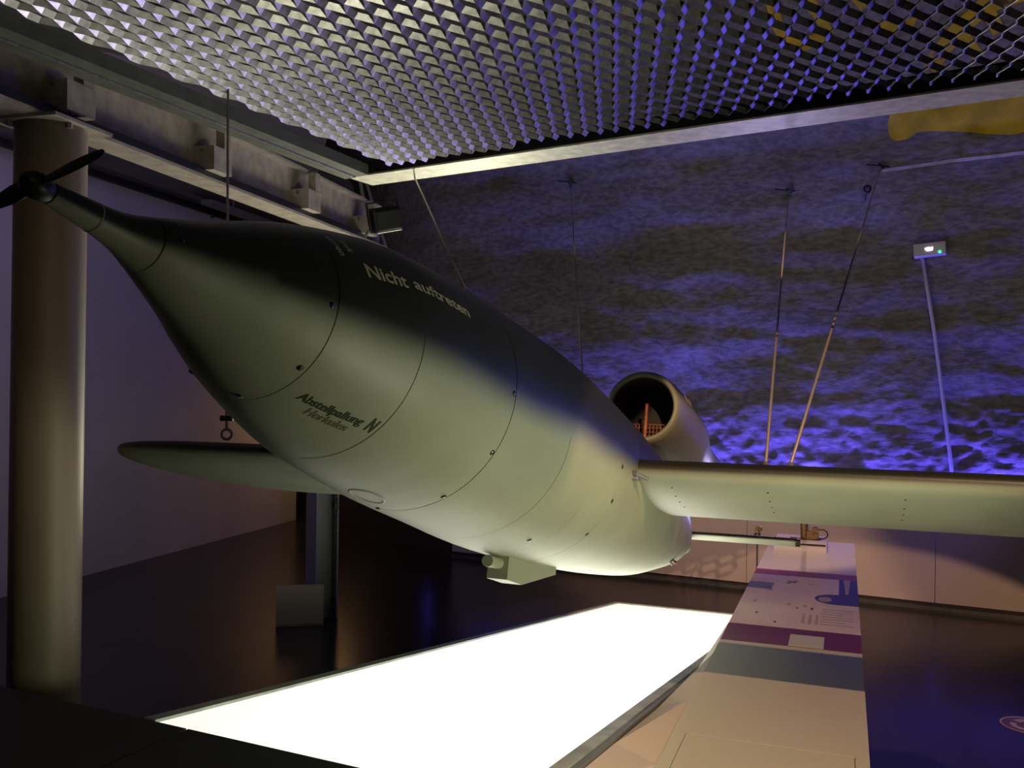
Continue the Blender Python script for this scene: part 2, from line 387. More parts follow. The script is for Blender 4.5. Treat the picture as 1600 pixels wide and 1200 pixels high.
# ------------------------------------------------------------------ steel beam, column, mesh platform
beam = tag(empty('steel_beam', BC), 'long grey painted steel beam with bracket stubs running above the rocket nose', 'beam')
def along(s0, s1, o0, o1, z0, z1):     # prism along the beam direction, local to BC
    return [bd * s0 + bn * o0, bd * s1 + bn * o0, bd * s1 + bn * o1, bd * s0 + bn * o1], z0, z1
def bprism(name, mat, s0, s1, o0, o1, z0, z1, parent=beam):
    pl, a_, b_ = along(s0, s1, o0, o1, z0, z1); return MB().prism(pl, a_, b_).build(name, mat, parent)
bprism('beam_web', M_beam, -4.4, 4.5, -.012, .012, 3.00, 3.38)
o = bprism('beam_flange', M_beam, -4.4, 4.5, -.11, .11, 2.98, 3.00)
bprism('beam_flange', M_beam, -4.4, 4.5, -.10, .10, 3.38, 3.40)
bprism('flange_dark_band', M_black, -4.4, 4.1, .03, .115, 3.002, 3.048)  # black strip along the near edge of the bottom flange
for s0 in (-1.3, .02, 1.40, 2.76, 3.95):
    bx = bprism('bracket', M_beam, s0 - .11, s0 + .11, .012, .185, 3.035, 3.205)
    pl, a_, b_ = along(s0 + .02, s0 + .10, .11, .18, 3.205, 3.37); MB().prism(pl, a_, b_).build('bracket_stem', M_beam, bx)
    MB().tube([bd * (s0 - .12) + bn * .09 + Vector((0, 0, 3.17)), bd * (s0 - .05) + bn * .09 + Vector((0, 0, 3.17))], .016, 8).build('bolt', M_grey, bx)
col = tag(empty('round_column', (BC.x, BC.y, FZ)), 'thick round beige painted column under the steel beam behind the propeller', 'column')
MB().tube([(0, 0, 0), (0, 0, 2.962 - FZ)], .189, 48).build('shaft', M_column, col, smooth=False)
smooth_by_angle(col.children[0])
mb = MB(); mb.box((0, 0, 2.97 - FZ), (.46, .44, .018), rotz(-15.6)); mb.build('head_plate', M_beam, col)
for dx, dy in ((-.15, -.16), (.02, -.17), (.16, -.12), (-.17, .1)):
    MB().tube([(dx, dy, 2.93 - FZ), (dx, dy, 2.961 - FZ)], .018, 6).build('bolt', M_grey, col)

# expanded metal platform
GZ = 3.15
rim0 = Vector((-1.292, 6.985, 0)); rimd = Vector((2.623 + 1.292, 4.639 - 6.985, 0)).normalized(); rimn = Vector((-rimd.y, rimd.x, 0))
if rimn.y < 0: rimn = -rimn
lf0 = Vector((-2.376, 4.127, 0)); lf1 = Vector((-1.136, 6.853, 0)); lfd = (lf1 - lf0).normalized(); lfn = Vector((lfd.y, -lfd.x, 0))
plat = tag(empty('mesh_platform', (0, 0, GZ)), 'overhead galvanised expanded metal walkway with bright steel rim', 'platform')
mb = MB(); rl = 7.0
mb.prism([rim0, rim0 + rimd * rl, rim0 + rimd * rl + rimn * .285, rim0 + rimn * .285], 0, .012)
mb.prism([rim0 + rimn * .273, rim0 + rimd * rl + rimn * .273, rim0 + rimd * rl + rimn * .285, rim0 + rimn * .285], .012, .11)
mb.build('rim_channel', M_rim, plat)
mb = MB(); mb.prism([rim0, rim0 + rimd * rl, rim0 + rimd * rl + rimn * .012, rim0 + rimn * .012], .0125, .11); mb.build('rim_inner_plate', M_black, plat)  # coloured black for the shaded gap between mesh and rim
s0 = lf0 - lfd * 2.2
def fbar(o0, o1, z0, z1, name, mat, cut=0.):
    def end(o): # meet the rim channel
        p = lf0 - lfn * o; k = (rim0 - p).dot(rimn) / lfd.dot(rimn); return p + lfd * (k - cut)
    MB().prism([s0 - lfn * o0, end(o0), end(o1), s0 - lfn * o1], z0, z1).build(name, mat, plat)
fbar(.0, .115, .0, .08, 'side_angle', M_frame, .003)
fbar(.127, .235, -.006, .07, 'side_angle', M_frame, .003)
fbar(.116, .126, -.012, -.002, 'bright_edge', M_galv, .05)  # bright strip put in for the highlight between the two angles
# zigzag strands (one slit and stretched sheet)
hdg = R(26.5); el = Vector((math.sin(hdg), math.cos(hdg), 0)); es_ = Vector((math.cos(hdg), -math.sin(hdg), 0))
LW, SW = .284, .104; WST = .034; beta = R(50)
wv = es_ * math.cos(beta) * WST + Vector((0, 0, 1)) * math.sin(beta) * WST
O = Vector((.5, 4.8, 0))
def inside(p):
    return (p - rim0).dot(rimn) < -.07 and (p - lf0).dot(lfn) > -.02 and p.y > 3.3 and (p - rim0).dot(rimd) < rl - .1
bm = bmesh.new()
BON = .21     # fraction of half cell that is flat bond
for k in range(-40, 41):
    pts = []
    for i in range(-26, 27):
        # nodes alternate between +SW/4 and -SW/4 so neighbouring rows touch
        sgn = 1 if (i + k) % 2 == 0 else -1
        for fr in (-BON, BON):
            l = (i + fr) * LW / 2; s = k * SW / 2 + sgn * SW / 4 * .92
            pts.append(O + el * l + es_ * s)
    for a_, b_ in zip(pts[:-1], pts[1:]):
        if inside(a_) and inside(b_):
            t_ = .004; nrm = (b_ - a_).cross(wv).normalized() * t_
            z0 = Vector((0, 0, .012))
            q = [a_ + z0, b_ + z0, b_ + z0 + wv, a_ + z0 + wv]
            v1 = [bm.verts.new(p + nrm / 2) for p in q]; v2 = [bm.verts.new(p - nrm / 2) for p in q]
            bm.faces.new(v1); bm.faces.new(v2[::-1])
            for j in range(4): bm.faces.new((v1[j], v2[j], v2[(j + 1) % 4], v1[(j + 1) % 4]))
bmesh.ops.recalc_face_normals(bm, faces=bm.faces)
me = bpy.data.meshes.new('expanded_metal'); bm.to_mesh(me); bm.free(); me.materials.append(M_galv)
o = bpy.data.objects.new('expanded_metal', me); C.objects.link(o); o.parent = plat; o['kind'] = 'stuff'

# ------------------------------------------------------------------ luminous ramp
rh = R(21.3); rs = R(8.5)
NL = Vector((-1.662, 4.071, 0)); c2 = Vector((math.cos(rh), -math.sin(rh), 0)); h2 = Vector((math.sin(rh), math.cos(rh), 0))
dr = h2 * math.cos(rs) - Vector((0, 0, math.sin(rs))); nr = c2.cross(dr).normalized()
ramp = tag(empty('luminous_ramp', NL), 'glowing white inclined light panel under the rocket with grey metal edging', 'light panel')
def rp(c, l, h=0): return c2 * c + dr * l + nr * h
def rbox(name, mat, c0, c1, l0, l1, h0, h1, skew=0):
    b_ = bmesh.new(); vv = []
    for h in (h0, h1):
        for (c, l) in ((c0, l0), (c1, l0), (c1, l1), (c0, l1)):
            vv.append(b_.verts.new(rp(c, l - (c * skew if l == l0 else 0), h)))
    for f in ((0, 1, 2, 3), (4, 5, 6, 7), (0, 1, 5, 4), (1, 2, 6, 5), (2, 3, 7, 6), (3, 0, 4, 7)): b_.faces.new([vv[i] for i in f])
    m_ = MB(); m_.bm.free(); m_.bm = b_; return m_.build(name, mat, ramp)
LR = 8.55
SK = math.tan(R(4.0))
rbox('glass_panel', M_glow, .07, 1.84, .02, LR - .1, -.04, -.015, SK)
rbox('edge_strip', M_alum, 0, .07, .02, LR, -.10, 0.0, SK)
rbox('edge_strip', M_alum, 1.84, 1.905, .02, LR, -.10, 0.0, SK)
rbox('outer_strip', M_ledge, 1.907, 1.935, .02, LR, -.12, -.01, SK)
rbox('end_strip', M_alum, .07, 1.84, LR - .1, LR, -.10, 0.0)
rbox('ramp_body', M_tside, .02, 1.89, .02, LR, -.20, -.101, SK)

# ------------------------------------------------------------------ flying bomb
N0 = Vector((-.856, 1.599, 1.858)); A = Vector((.352, .902, -.248)).normalized()
RR = Vector((.932, -.364, 0)); RR = (RR - A * RR.dot(A)).normalized(); UU = RR.cross(A).normalized()
# local frame: x = right wing, y = backwards, z = up
bomb = empty('flying_bomb', N0); bomb.rotation_euler = Matrix((RR, A, UU)).transposed().to_euler()
tag(bomb, 'suspended green flying bomb with small nose propeller, stub wings and rear pulse jet', 'flying bomb')
KN = [0, .2, .35, .45, .6, .8, 1.0, 1.2, 1.4, 1.8, 2.2, 2.6, 3.0, 3.6, 4.4, 5.5, 6.2, 6.5]
KR = [.019, .036, .094, .135, .21, .277, .333, .357, .383, .41, .443, .448, .443, .43, .39, .250, .12, .06]
# smooth the tabulated profile a little
def rad(s):
    def lin(x):
        if x <= KN[0]: return KR[0]
        for i in range(len(KN) - 1):
            if x <= KN[i + 1]: return KR[i] + (KR[i + 1] - KR[i]) * (x - KN[i]) / (KN[i + 1] - KN[i])
        return KR[-1]
    k = .05 if s < .5 else (.12 if s < 2 else .25)
    return sum(lin(s + d * k) * w_ for d, w_ in ((-1, .15), (-.5, .2), (0, .3), (.5, .2), (1, .15)))
def sstep(x, a_, b_):
    x = max(0, min(1, (x - a_) / (b_ - a_))); return x * x * (3 - 2 * x)
def body_paint(s, ang):
    # dark above; border angle per station (degrees above the right horizontal), same on the left
    a_ = ang if -90 <= ang <= 90 else (180 - ang if ang > 90 else -180 - ang)
    bord = -4 + (s - .6) * 2.0 if s > .6 else -4
    if s < .3: bord = -4 - (0.3 - s) * 110
    bord += 4 * noise.noise(Vector((s * 1.7, ang * .02, 2)))
    wd_ = 9 if s > .5 else 16
    return sstep(a_, bord - wd_, bord + wd_)
def set_paint(o, vals):
    at_ = o.data.attributes.new('paint', 'FLOAT', 'POINT')
    at_.data.foreach_set('value', vals)
def hull(name, s0, s1, gap0=.004, gap1=.004, step=.03, nseg=128, cap=False):
    b_ = bmesh.new(); n = max(3, int((s1 - s0) / step)); ss = [s0 + (s1 - s0) * i / n for i in range(n + 1)]
    prof_ = [(s, rad(s)) for s in ss]
    g = .004
    prof_ = [(s0 + .0005, rad(s0) - .012)] + [(s0 + gap0 * .5, rad(s0) - .0005)] + prof_[1:-1] + [(s1 - gap1 * .5, rad(s1) - .0005)] + [(s1 - .0005, rad(s1) - .012)]
    vals = []; rings = []
    for s, r in prof_:
        ring = []
        for k in range(nseg):
            an = 2 * math.pi * k / nseg
            ring.append(b_.verts.new((r * math.cos(an), s, r * math.sin(an))))
            dg = math.degrees(an); dg = dg - 360 if dg > 180 else dg
            vals.append(body_paint(s, dg))
        rings.append(ring)
    for i in range(len(rings) - 1):
        for k in range(nseg):
            b_.faces.new((rings[i][k], rings[i + 1][k], rings[i + 1][(k + 1) % nseg], rings[i][(k + 1) % nseg]))
    if cap: b_.faces.new(rings[-1][::-1]); 
    bmesh.ops.recalc_face_normals(b_, faces=b_.faces)
    me = bpy.data.meshes.new(name); b_.to_mesh(me); b_.free(); me.materials.append(M_paint)
    o = bpy.data.objects.new(name, me); C.objects.link(o); o.parent = bomb; set_paint(o, vals); smooth_by_angle(o, 50)
    return o
nose_tube = hull('nose_tube', .03, .265, .006, .006, .02, 64)
nose_cone = hull('nose_cone', .265, .66, .004, .004, .02)
warhead = hull('warhead_section', .66, 1.45, .005, .005)
tank = hull('tank_section', 1.45, 2.59, .006, .003)
midsec = hull('centre_section', 2.59, 4.25, .003, .003)
tail = hull('tail_section', 4.25, 6.5, .003, .003, .06, 96, cap=True)

def bs(s, ang, out=0.):
    r = rad(s) + out; return Vector((r * math.cos(R(ang)), s, r * math.sin(R(ang))))
def groove(s, a0_, a1_, parent, wdt=.0035, name='seam', sb=None, mat=None, out=.0008):
    n = 40; b_ = bmesh.new(); prev = None
    for i in range(n + 1):
        an = a0_ + (a1_ - a0_) * i / n; sx = s + ((sb - s) * i / n if sb else 0)
        v = [b_.verts.new(bs(sx - wdt / 2, an, out)), b_.verts.new(bs(sx + wdt / 2, an, out))]
        if prev: b_.faces.new((prev[0], prev[1], v[1], v[0]))
        prev = v
    me = bpy.data.meshes.new(name); b_.to_mesh(me); b_.free(); me.materials.append(mat or M_txtg)
    o = bpy.data.objects.new(name, me); C.objects.link(o); o.parent = parent; return o
groove(.945, -92, 4, warhead, .0022)
groove(1.93, -86, -5, tank, .0018, mat=M_txtf)
groove(2.28, -86, -35, tank, .0015, mat=M_txtf)
groove(.133, -120, 60, nose_tube, .004, mat=M_txtf)
# screws
def screw(s, ang, parent, r=.0085):
    p = bs(s, ang, -.002); n_ = Vector((math.cos(R(ang)), 0, math.sin(R(ang))))
    m_ = MB(); m_.tube([p, p + n_ * .0045, p + n_ * .006], [r, r, r * .7], 14)
    o = m_.build('screw', M_screw, parent)
    return o
for s, an in ((.645, -43.2), (.645, -88.7), (.645, -.5), (.645, -133)): screw(s, an, nose_cone, .0075)
for s, an in ((1.435, -29.9), (1.435, -60.5), (1.435, -1), (1.435, -94.5)): screw(s, an, warhead, .009)
for s, an in ((2.58, -22.2), (2.58, -44.7), (2.58, -3), (2.194, -62)): screw(s, an, tank, .009)
for an in (15, 48): screw(.30, an, nose_cone, .004)
# shallow oval hatch under the warhead
m_ = MB(); prev = None; rings = []
for i in range(32):
    t_ = 2 * math.pi * i / 32
    rings.append([m_.bm.verts.new(bs(1.28 + (.075 + q) * math.cos(t_), -88 + (6.5 + q * 90) * math.sin(t_), h)) for q, h in ((-.006, .0006), (0, .003), (.006, .0006))])
for i in range(32):
    for k in range(2): m_.bm.faces.new((rings[i][k], rings[i][k + 1], rings[(i + 1) % 32][k + 1], rings[(i + 1) % 32][k]))
hatch = m_.build('hatch_ring', M_paint, warhead, smooth=True); set_paint(hatch, [0.] * len(hatch.data.vertices))

# lettering laid on the skin
def skin_text(body_, s0, a0_, length, cap, da, mat, parent, name='stencil_lettering', shear=0.):
    cu = bpy.data.curves.new(name, 'FONT'); cu.body = body_; cu.resolution_u = 3; cu.shear = shear; cu.offset = .022 if body_ != 'N' else .035
    ob = bpy.data.objects.new(name, cu); C.objects.link(ob)
    bpy.context.view_layer.update()
    me = bpy.data.meshes.new_from_object(ob.evaluated_get(bpy.context.evaluated_depsgraph_get()))
    bpy.data.objects.remove(ob)
    xs = [v.co.x for v in me.vertices]; w_ = max(xs) - min(xs); x0 = min(xs)
    bm_ = bmesh.new(); bm_.from_mesh(me)
    bmesh.ops.subdivide_edges(bm_, edges=[e for e in bm_.edges if e.calc_length() > .12], cuts=1)
    bmesh.ops.triangulate(bm_, faces=bm_.faces)
    for v in bm_.verts:
        f = (v.co.x - x0) / w_; s = s0 + f * length
        an = a0_ + da * f + math.degrees(v.co.y * cap / .70 / rad(s))
        v.co = bs(s, an, .0012)
    bm_.to_mesh(me); bm_.free(); me.materials.clear(); me.materials.append(mat)
    o = bpy.data.objects.new(name, me); C.objects.link(o); o.parent = parent; o['label'] = 'stencilled words'
    return o
skin_text('Nicht', .757, 26.0, .145, .042, 1.0, M_txtw, warhead)
skin_text('auftreten', .930, 28.5, .262, .036, -2.4, M_txtw, warhead)
skin_text('Abstellpallung', .700, -60.0, .190, .026, 9.5, M_txtg, warhead)
skin_text('Herkules', .752, -64.5, .122, .026, 6.5, M_txtf, warhead)
skin_text('N', .908, -51.0, .024, .042, 0, M_txtg, warhead)
def round_text(body_, s0, a0_, a1_, cap, mat, parent):
    cu = bpy.data.curves.new('stencil_lettering', 'FONT'); cu.body = body_; cu.resolution_u = 3; cu.offset = .02
    ob = bpy.data.objects.new('stencil_lettering', cu); C.objects.link(ob); bpy.context.view_layer.update()
    me = bpy.data.meshes.new_from_object(ob.evaluated_get(bpy.context.evaluated_depsgraph_get())); bpy.data.objects.remove(ob)
    xs = [v.co.x for v in me.vertices]; x0, w_ = min(xs), max(xs) - min(xs)
    for v in me.vertices:
        v.co = bs(s0 + v.co.y * cap / .7, a0_ + (a1_ - a0_) * (v.co.x - x0) / w_, .0012)
    me.materials.clear(); me.materials.append(mat)
    o = bpy.data.objects.new('stencil_lettering', me); C.objects.link(o); o.parent = parent; o['label'] = 'stencilled words'
round_text('mit', .728, 53.0, 42.5, .022, M_txtw, warhead)
round_text('ungen', .690, 56.0, 37.5, .022, M_txtw, warhead)

# nose hub and propeller
m_ = MB()
prof_ = [(-.028, .004), (-.024, .013), (-.014, .022), (0, .026), (.014, .025), (.026, .022), (.034, .019)]
m_.tube([(0, s, 0) for s, r in prof_], [r for s, r in prof_], 28)
hub = m_.build('propeller_hub', M_prop, bomb, smooth=True)
def blade(ph):
    m_ = MB(); rows = []
    d = Vector((math.cos(R(ph)), 0, math.sin(R(ph)))); c_ = Vector((-math.sin(R(ph)), 0, math.cos(R(ph)))); ax = Vector((0, 1, 0))
    for ro, ch, th, tw, sw_ in ((.012, .010, .009, 70, 0), (.03, .015, .008, 62, 0), (.05, .017, .006, 50, .001), (.08, .015, .005, 40, .002), (.11, .0125, .0035, 32, .003), (.14, .0095, .0025, 27, .004), (.153, .006, .002, 25, .005), (.158, .002, .001, 25, .005)):
        cd = c_ * math.cos(R(tw - 30)) + ax * math.sin(R(tw - 30)); nd = -c_ * math.sin(R(tw - 30)) + ax * math.cos(R(tw - 30))
        rows.append([m_.bm.verts.new(d * ro + c_ * sw_ + cd * ch * math.cos(2 * math.pi * k / 12) + nd * th * .6 * math.sin(2 * math.pi * k / 12)) for k in range(12)])
    for i in range(len(rows) - 1):
        for k in range(12): m_.bm.faces.new((rows[i][k], rows[i][(k + 1) % 12], rows[i + 1][(k + 1) % 12], rows[i + 1][k]))
    m_.bm.faces.new(rows[0]); m_.bm.faces.new(rows[-1])
    return m_.build('propeller_blade', M_prop, bomb, smooth=True)
blade(17.5); blade(197.5)

# wings
def airfoil(n=22, t=.15):
    pts = []
    for i in range(n * 2):
        th = math.pi * i / n      # 0 = TE top ... pi = LE ... 2pi = TE bottom
        x = .5 * (1 + math.cos(th)); y = 5 * t * (.2969 * math.sqrt(x) - .126 * x - .3516 * x * x + .2843 * x ** 3 - .1036 * x ** 4)
        pts.append((x, y if i <= n else -y, i / (2 * n)))
    return pts
def lifting(name, x0, x1, y_le, z0, chord, tip_round, tk=.15, dark_edge=0.0, inc=0., under=0., vertical=False):
    pf = airfoil(t=tk); b_ = bmesh.new(); rows = []; vals = []
    span = abs(x1 - x0); n = 30; stn = [i / n for i in range(n)] + [.985, .995, 1.0]
    for f in stn:
        x = x0 + (x1 - x0) * f; k = 1; dle = 0
        dist = span * (1 - f)
        if dist < tip_round:
            q = 1 - dist / tip_round; k = max(.04, math.sqrt(max(0, 1 - q ** 2.6))) if True else 1
        dle = (1 - k) * chord * .10
        row = []
        for (px, pz, tt) in pf:
            yy = y_le + dle + px * chord * k; zz = z0 + pz * chord * (k ** .5) - (yy - y_le) * inc
            co = (x, yy, zz) if not vertical else (zz - z0, yy, x)
            row.append(b_.verts.new(co))
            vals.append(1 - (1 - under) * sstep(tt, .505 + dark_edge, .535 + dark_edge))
        rows.append(row)
    L = len(pf)
    for i in range(len(rows) - 1):
        for k in range(L): b_.faces.new((rows[i][k], rows[i][(k + 1) % L], rows[i + 1][(k + 1) % L], rows[i + 1][k]))
    b_.faces.new(rows[-1])
    bmesh.ops.recalc_face_normals(b_, faces=b_.faces)
    me = bpy.data.meshes.new(name); b_.to_mesh(me); b_.free(); me.materials.append(M_paint)
    o = bpy.data.objects.new(name, me); C.objects.link(o); o.parent = bomb; set_paint(o, vals); smooth_by_angle(o, 60); return o
wr = lifting('wing', .36, 2.68, 2.872, .027, 1.06, .25, inc=.078)
wl_ = lifting('wing', -.36, -2.68, 2.872, .027, 1.06, .75, inc=.078, under=.72)  # left wing's underside coloured darker than the right wing's
tp = lifting('tailplane', .0, .915, 6.42, .097, .46, .03, tk=.13)
lifting('tailplane', -.0, -.915, 6.42, .097, .46, .03, tk=.13)
lifting('tail_fin', .1, .95, 6.35, 0, .5, .1, tk=.12, vertical=True)
# tail plane end fitting
m_ = MB(); m_.tube([(.90, 6.47, .085), (.935, 6.47, .085)], .03, 14); m_.build('end_fitting', M_prop, tp)
# rivets under the near wing
for x in (.58, 1.0, 1.55, 2.1):
    for yy in (.10, .2, .3, .42):
        pz = 5 * .15 * (.2969 * math.sqrt(yy) - .126 * yy - .3516 * yy * yy + .2843 * yy ** 3 - .1036 * yy ** 4) * 1.06
        p = Vector((x, 2.872 + yy * 1.06, .027 - pz - yy * 1.06 * .078))
        m_ = MB(); m_.tube([p + Vector((0, 0, .002)), p - Vector((0, 0, .002))], .0045, 8); m_.build('rivet', M_screw, wr)
# small clamp where wing meets body
m_ = MB(); m_.box((.455, 2.80, -.035), (.03, .06, .02), None, .004); m_.tube([(.46, 2.76, -.02), (.50, 2.83, -.03)], .01, 8); m_.build('wing_clamp', M_grey, bomb)
# launch shoe under the body
m_ = MB()
sh = [(2.42, -.40, -.540), (2.62, -.40, -.545), (2.62, -.40, -.545), (3.02, -.40, -.475)]
b_ = m_.bm; vv = []
for (s, zt, zb) in ((2.42, -.41, -.535), (2.60, -.41, -.545), (3.05, -.41, -.472)):
    vv.append([b_.verts.new((x, s, z)) for x, z in ((-.045, zt), (.045, zt), (.045, zb), (-.045, zb))])
for i in range(2):
    for k in range(4): b_.faces.new((vv[i][k], vv[i][(k + 1) % 4], vv[i + 1][(k + 1) % 4], vv[i + 1][k]))
b_.faces.new(vv[0]); b_.faces.new(vv[-1])
m_.tube([(0, 2.30, -.472), (0, 2.44, -.472)], .024, 18)
shoe = m_.build('launch_shoe', M_paint, bomb); set_paint(shoe, [0.] * len(shoe.data.vertices))
m_ = MB(); m_.tube([bs(4.92, -47, 0), bs(4.92, -47, .03)], .02, 10); m_.box(bs(4.98, -47, .012), (.03, .08, .02)); m_.build('drain_fitting', M_screw, bomb)
groove(4.55, -95, 5, tail, .002, mat=M_txtf)

# pulse jet
EZ = .751; ES = 4.70
eng = [(ES + .34, .205), (ES + .06, .205), (ES + .015, .212), (ES, .226), (ES + .012, .243), (ES + .06, .256), (ES + .2, .268), (ES + .45, .278), (ES + .9, .280), (ES + 1.2, .270), (ES + 1.6, .225), (ES + 2.0, .195), (ES + 3.4, .19)]
def lathe(name, pr, zc, mat, parent, n=72, flip=False):
    m_ = MB(); rg = [[m_.bm.verts.new((r * math.cos(2 * math.pi * k / n), s, zc + r * math.sin(2 * math.pi * k / n))) for k in range(n)] for s, r in pr]
    for i in range(len(rg) - 1):
        for k in range(n):
            f = (rg[i][k], rg[i][(k + 1) % n], rg[i + 1][(k + 1) % n], rg[i + 1][k]); m_.bm.faces.new(f)
    return m_.build(name, mat, parent, smooth=True)
engine = lathe('pulse_jet', eng, EZ, M_paint, bomb); vals = []
for v in engine.data.vertices:
    an = math.degrees(math.atan2(v.co.z - EZ, v.co.x)); a2 = an if abs(an) <= 90 else (180 - an if an > 0 else -180 - an)
    vals.append(sstep(a2, 10, 36) * (1 if v.co.y > ES + .05 else .35))
set_paint(engine, vals)
lathe('intake_liner', [(ES + .035, .2065), (ES + .06, .2035), (ES + .36, .2035)], EZ, M_bore, engine)
m_ = MB(); m_.tube([(0, ES + .36, EZ), (0, ES + .37, EZ)], .204, 48); m_.build('intake_back', M_bore, engine)
# valve grid, lower half
for i in range(-7, 8):
    x = i * .025; h = math.sqrt(max(0, .198 ** 2 - x * x))
    if h > .03:
        m_ = MB(); m_.box((x, ES + .30, EZ - h / 2 - .03 if h > .08 else EZ - h / 2), (.004, .012, max(.02, h - .06))); m_.build('grid_bar', M_rust, engine)
for k in range(5):
    z = -.06 - k * .028; h = math.sqrt(.198 ** 2 - z * z)
    m_ = MB(); m_.box((0, ES + .29, EZ + z), (2 * h, .008, .0035)); m_.build('grid_bar', M_rust, engine)
m_ = MB(); m_.tube([(0.005, ES + .14, EZ - .2), (0.005, ES + .14, EZ + .05)], .011, 12); m_.build('intake_post', M_rust, engine)
# pylon
m_ = MB(); b_ = m_.bm; rows = []
for z, y0, y1, tx in ((.30, ES - .02, ES + .9, .07), (EZ - .24, ES + .10, ES + .8, .05)):
    rows.append([b_.verts.new((tx * s_, y, z)) for s_, y in ((0, y0), (1, y0 + .15), (1, y1 - .1), (0, y1), (-1, y1 - .1), (-1, y0 + .15))])
for k in range(6): b_.faces.new((rows[0][k], rows[0][(k + 1) % 6], rows[1][(k + 1) % 6], rows[1][k]))
py = m_.build('engine_pylon', M_paint, bomb); set_paint(py, [.2] * len(py.data.vertices))
# small outlined data box on the engine flank
m_ = MB()
def ep(s, ang, out=.002):
    i = max(j for j in range(len(eng)) if j >= 3 and eng[j][0] <= s); r = eng[i][1] + (eng[i + 1][1] - eng[i][1]) * (s - eng[i][0]) / (eng[i + 1][0] - eng[i][0]) + out
    return Vector((r * math.cos(R(ang)), s, EZ + r * math.sin(R(ang))))
for (sa, aa, sb, ab) in ((.3, 22, .3, 34), (.42, 22, .42, 34), (.3, 22, .42, 22), (.3, 34, .42, 34)):
    m_.tube([ep(ES + sa, aa), ep(ES + (sa + sb) / 2, (aa + ab) / 2), ep(ES + sb, ab)], .003, 5)
m_.build('stencil_box', M_txtw, engine)

# ------------------------------------------------------------------ suspension wires
Mb = Matrix((RR, A, UU)).transposed()
def bw(x, s, z): return N0 + Mb @ Vector((x, s, z))
def wire(label, a_, b_, r=.006, links=False, hook=True, turn=False):
    a_, b_ = Vector(a_), Vector(b_); d = (b_ - a_).normalized()
    o = tag(empty('suspension_wire', a_), label, 'wire', 'suspension wires of the flying bomb')
    q = b_ - a_; st = d * (.15 if links else .03)
    MB().tube([st, q], r, 8).build('rope', M_wire, o, smooth=True)
    s1 = d.cross(Vector((0, 1, 0))).normalized(); 
    if links:
        MB().torus(d * .03, d, s1, .028, .008).build('ring', M_grey, o, smooth=True)
        MB().tube([d * .055, d * .17], .009, 8).build('shackle_pin', M_grey, o)
        MB().tube([d * .12 - s1 * .035, d * .12 + s1 * .035], .016, 8).build('shackle_nut', M_black, o)
    else:
        MB().tube([d * 0, d * .05], r * 1.8, 8).build('clevis', M_grey, o)
    if hook:
        MB().torus(q - d * .02, d, s1, .05, .014).build('hook', M_black, o, smooth=True)
        MB().tube([q + Vector((-.22, .02, .02)), q, q + Vector((.25, .02, -.02))], .011, 6).build('anchor_cable', M_black, o)
    if turn:
        for t0, t1, rr_ in ((.06, .22, .045), (.30, .36, .02), (.72, .80, .028)):
            MB().tube([q - d * t0, q - d * (t0 + t1) / 2, q - d * t1], [rr_ * .6, rr_, rr_ * .5], 10).build('turnbuckle', M_grey, o)
    return o
wa = bw(-1.93, 2.99, .10)
wire('wire rising from a ring on the left wing to the mesh platform', wa, (wa.x - .02, wa.y, 3.19), .007, links=True, hook=False)
we = bw(0, 1.95, rad(1.95) - .005)
wire('thin wire from the rocket nose top to the bright rim of the platform', we, (-.78, 6.98, 3.16), .006, hook=False)
wd1 = bw(0, 3.42, rad(3.42) - .005)
wire('wire rising from the middle of the rocket body to a wall hook', wd1, on_rock(1.78, 5.28, .05), .006, turn=True)
wb = bw(.972, 3.12, .09); wc = bw(1.076, 3.12, .09)
wire('near vertical wire from the right wing to the large hook with turnbuckle', wb, on_rock(5.57, 4.81, .06), .0075, turn=True)
wire('slanting wire from the right wing up to the right side of the rock', wc, on_rock(6.95, 5.05, .06), .0085)
hk = empty('wall_hook', on_rock(6.73, 4.72, .0)); tag(hk, 'small dark empty hook on the rock left of the white line', 'hook')
m_ = MB(); m_.torus((0, -.05, 0), (0, 0, 1), (1, 0, 0), .05, .014); m_.build('hook_ring', M_black, hk, smooth=True)
m_ = MB(); m_.tube([(-.02, -.05, -.04), (-.03, -.04, -.17)], .014, 8); m_.build('hook_shank', M_grey, hk)

# ------------------------------------------------------------------ things on the rock
el_o = empty('emergency_light', on_rock(7.64, 3.72, .10)); el_o.rotation_euler = (R(-8), R(-4), math.atan2(EU.y, EU.x))
tag(el_o, 'white emergency light box with green lamp on the rock wall', 'emergency light')
MB().box((0, 0, 0), (.44, .12, .20), None, .012).build('housing', M_white, el_o)
M_led = new_mat('lamp_white', (1, 1, 1), .5, emit=(.95, .85, 1), estr=6)
M_ledg = new_mat('lamp_green', (0, .5, .2), .5, emit=(.02, 1, .28), estr=3)
m_ = MB(); m_.prism([(-.03, -.02), (.045, -.02), (.055, .028), (.03, .02), (.0, .03), (-.05, .02)], .0, .006)
wl1 = m_.build('white_lamp', M_led, el_o); wl1.rotation_euler = (R(90), 0, 0); wl1.location = (-.01, -.061, -.005)
MB().tube([(.135, -.060, -.062), (.135, -.067, -.062)], .02, 12).build('green_lamp', M_ledg, el_o)
cd_pts = [on_rock(u, z, .06) for u, z in ((7.54, 3.60), (7.62, 3.1), (7.72, 2.55), (7.80, 1.9), (7.89, 1.2), (7.99, .45), (8.03, .0), (8.04, -.6))]
# smooth conduit so it does not follow every bump
cs = [Vector(p) for p in cd_pts]
for i in range(1, len(cs) - 1): cs[i] = (cs[i - 1] + cs[i] * 2 + cs[i + 1]) / 4 - EW * .03
o = MB().tube(cs, .026, 10).build('conduit_pipe', M_white, None, smooth=True)
tag(o, 'white conduit pipe running down the rock below the emergency light', 'pipe')

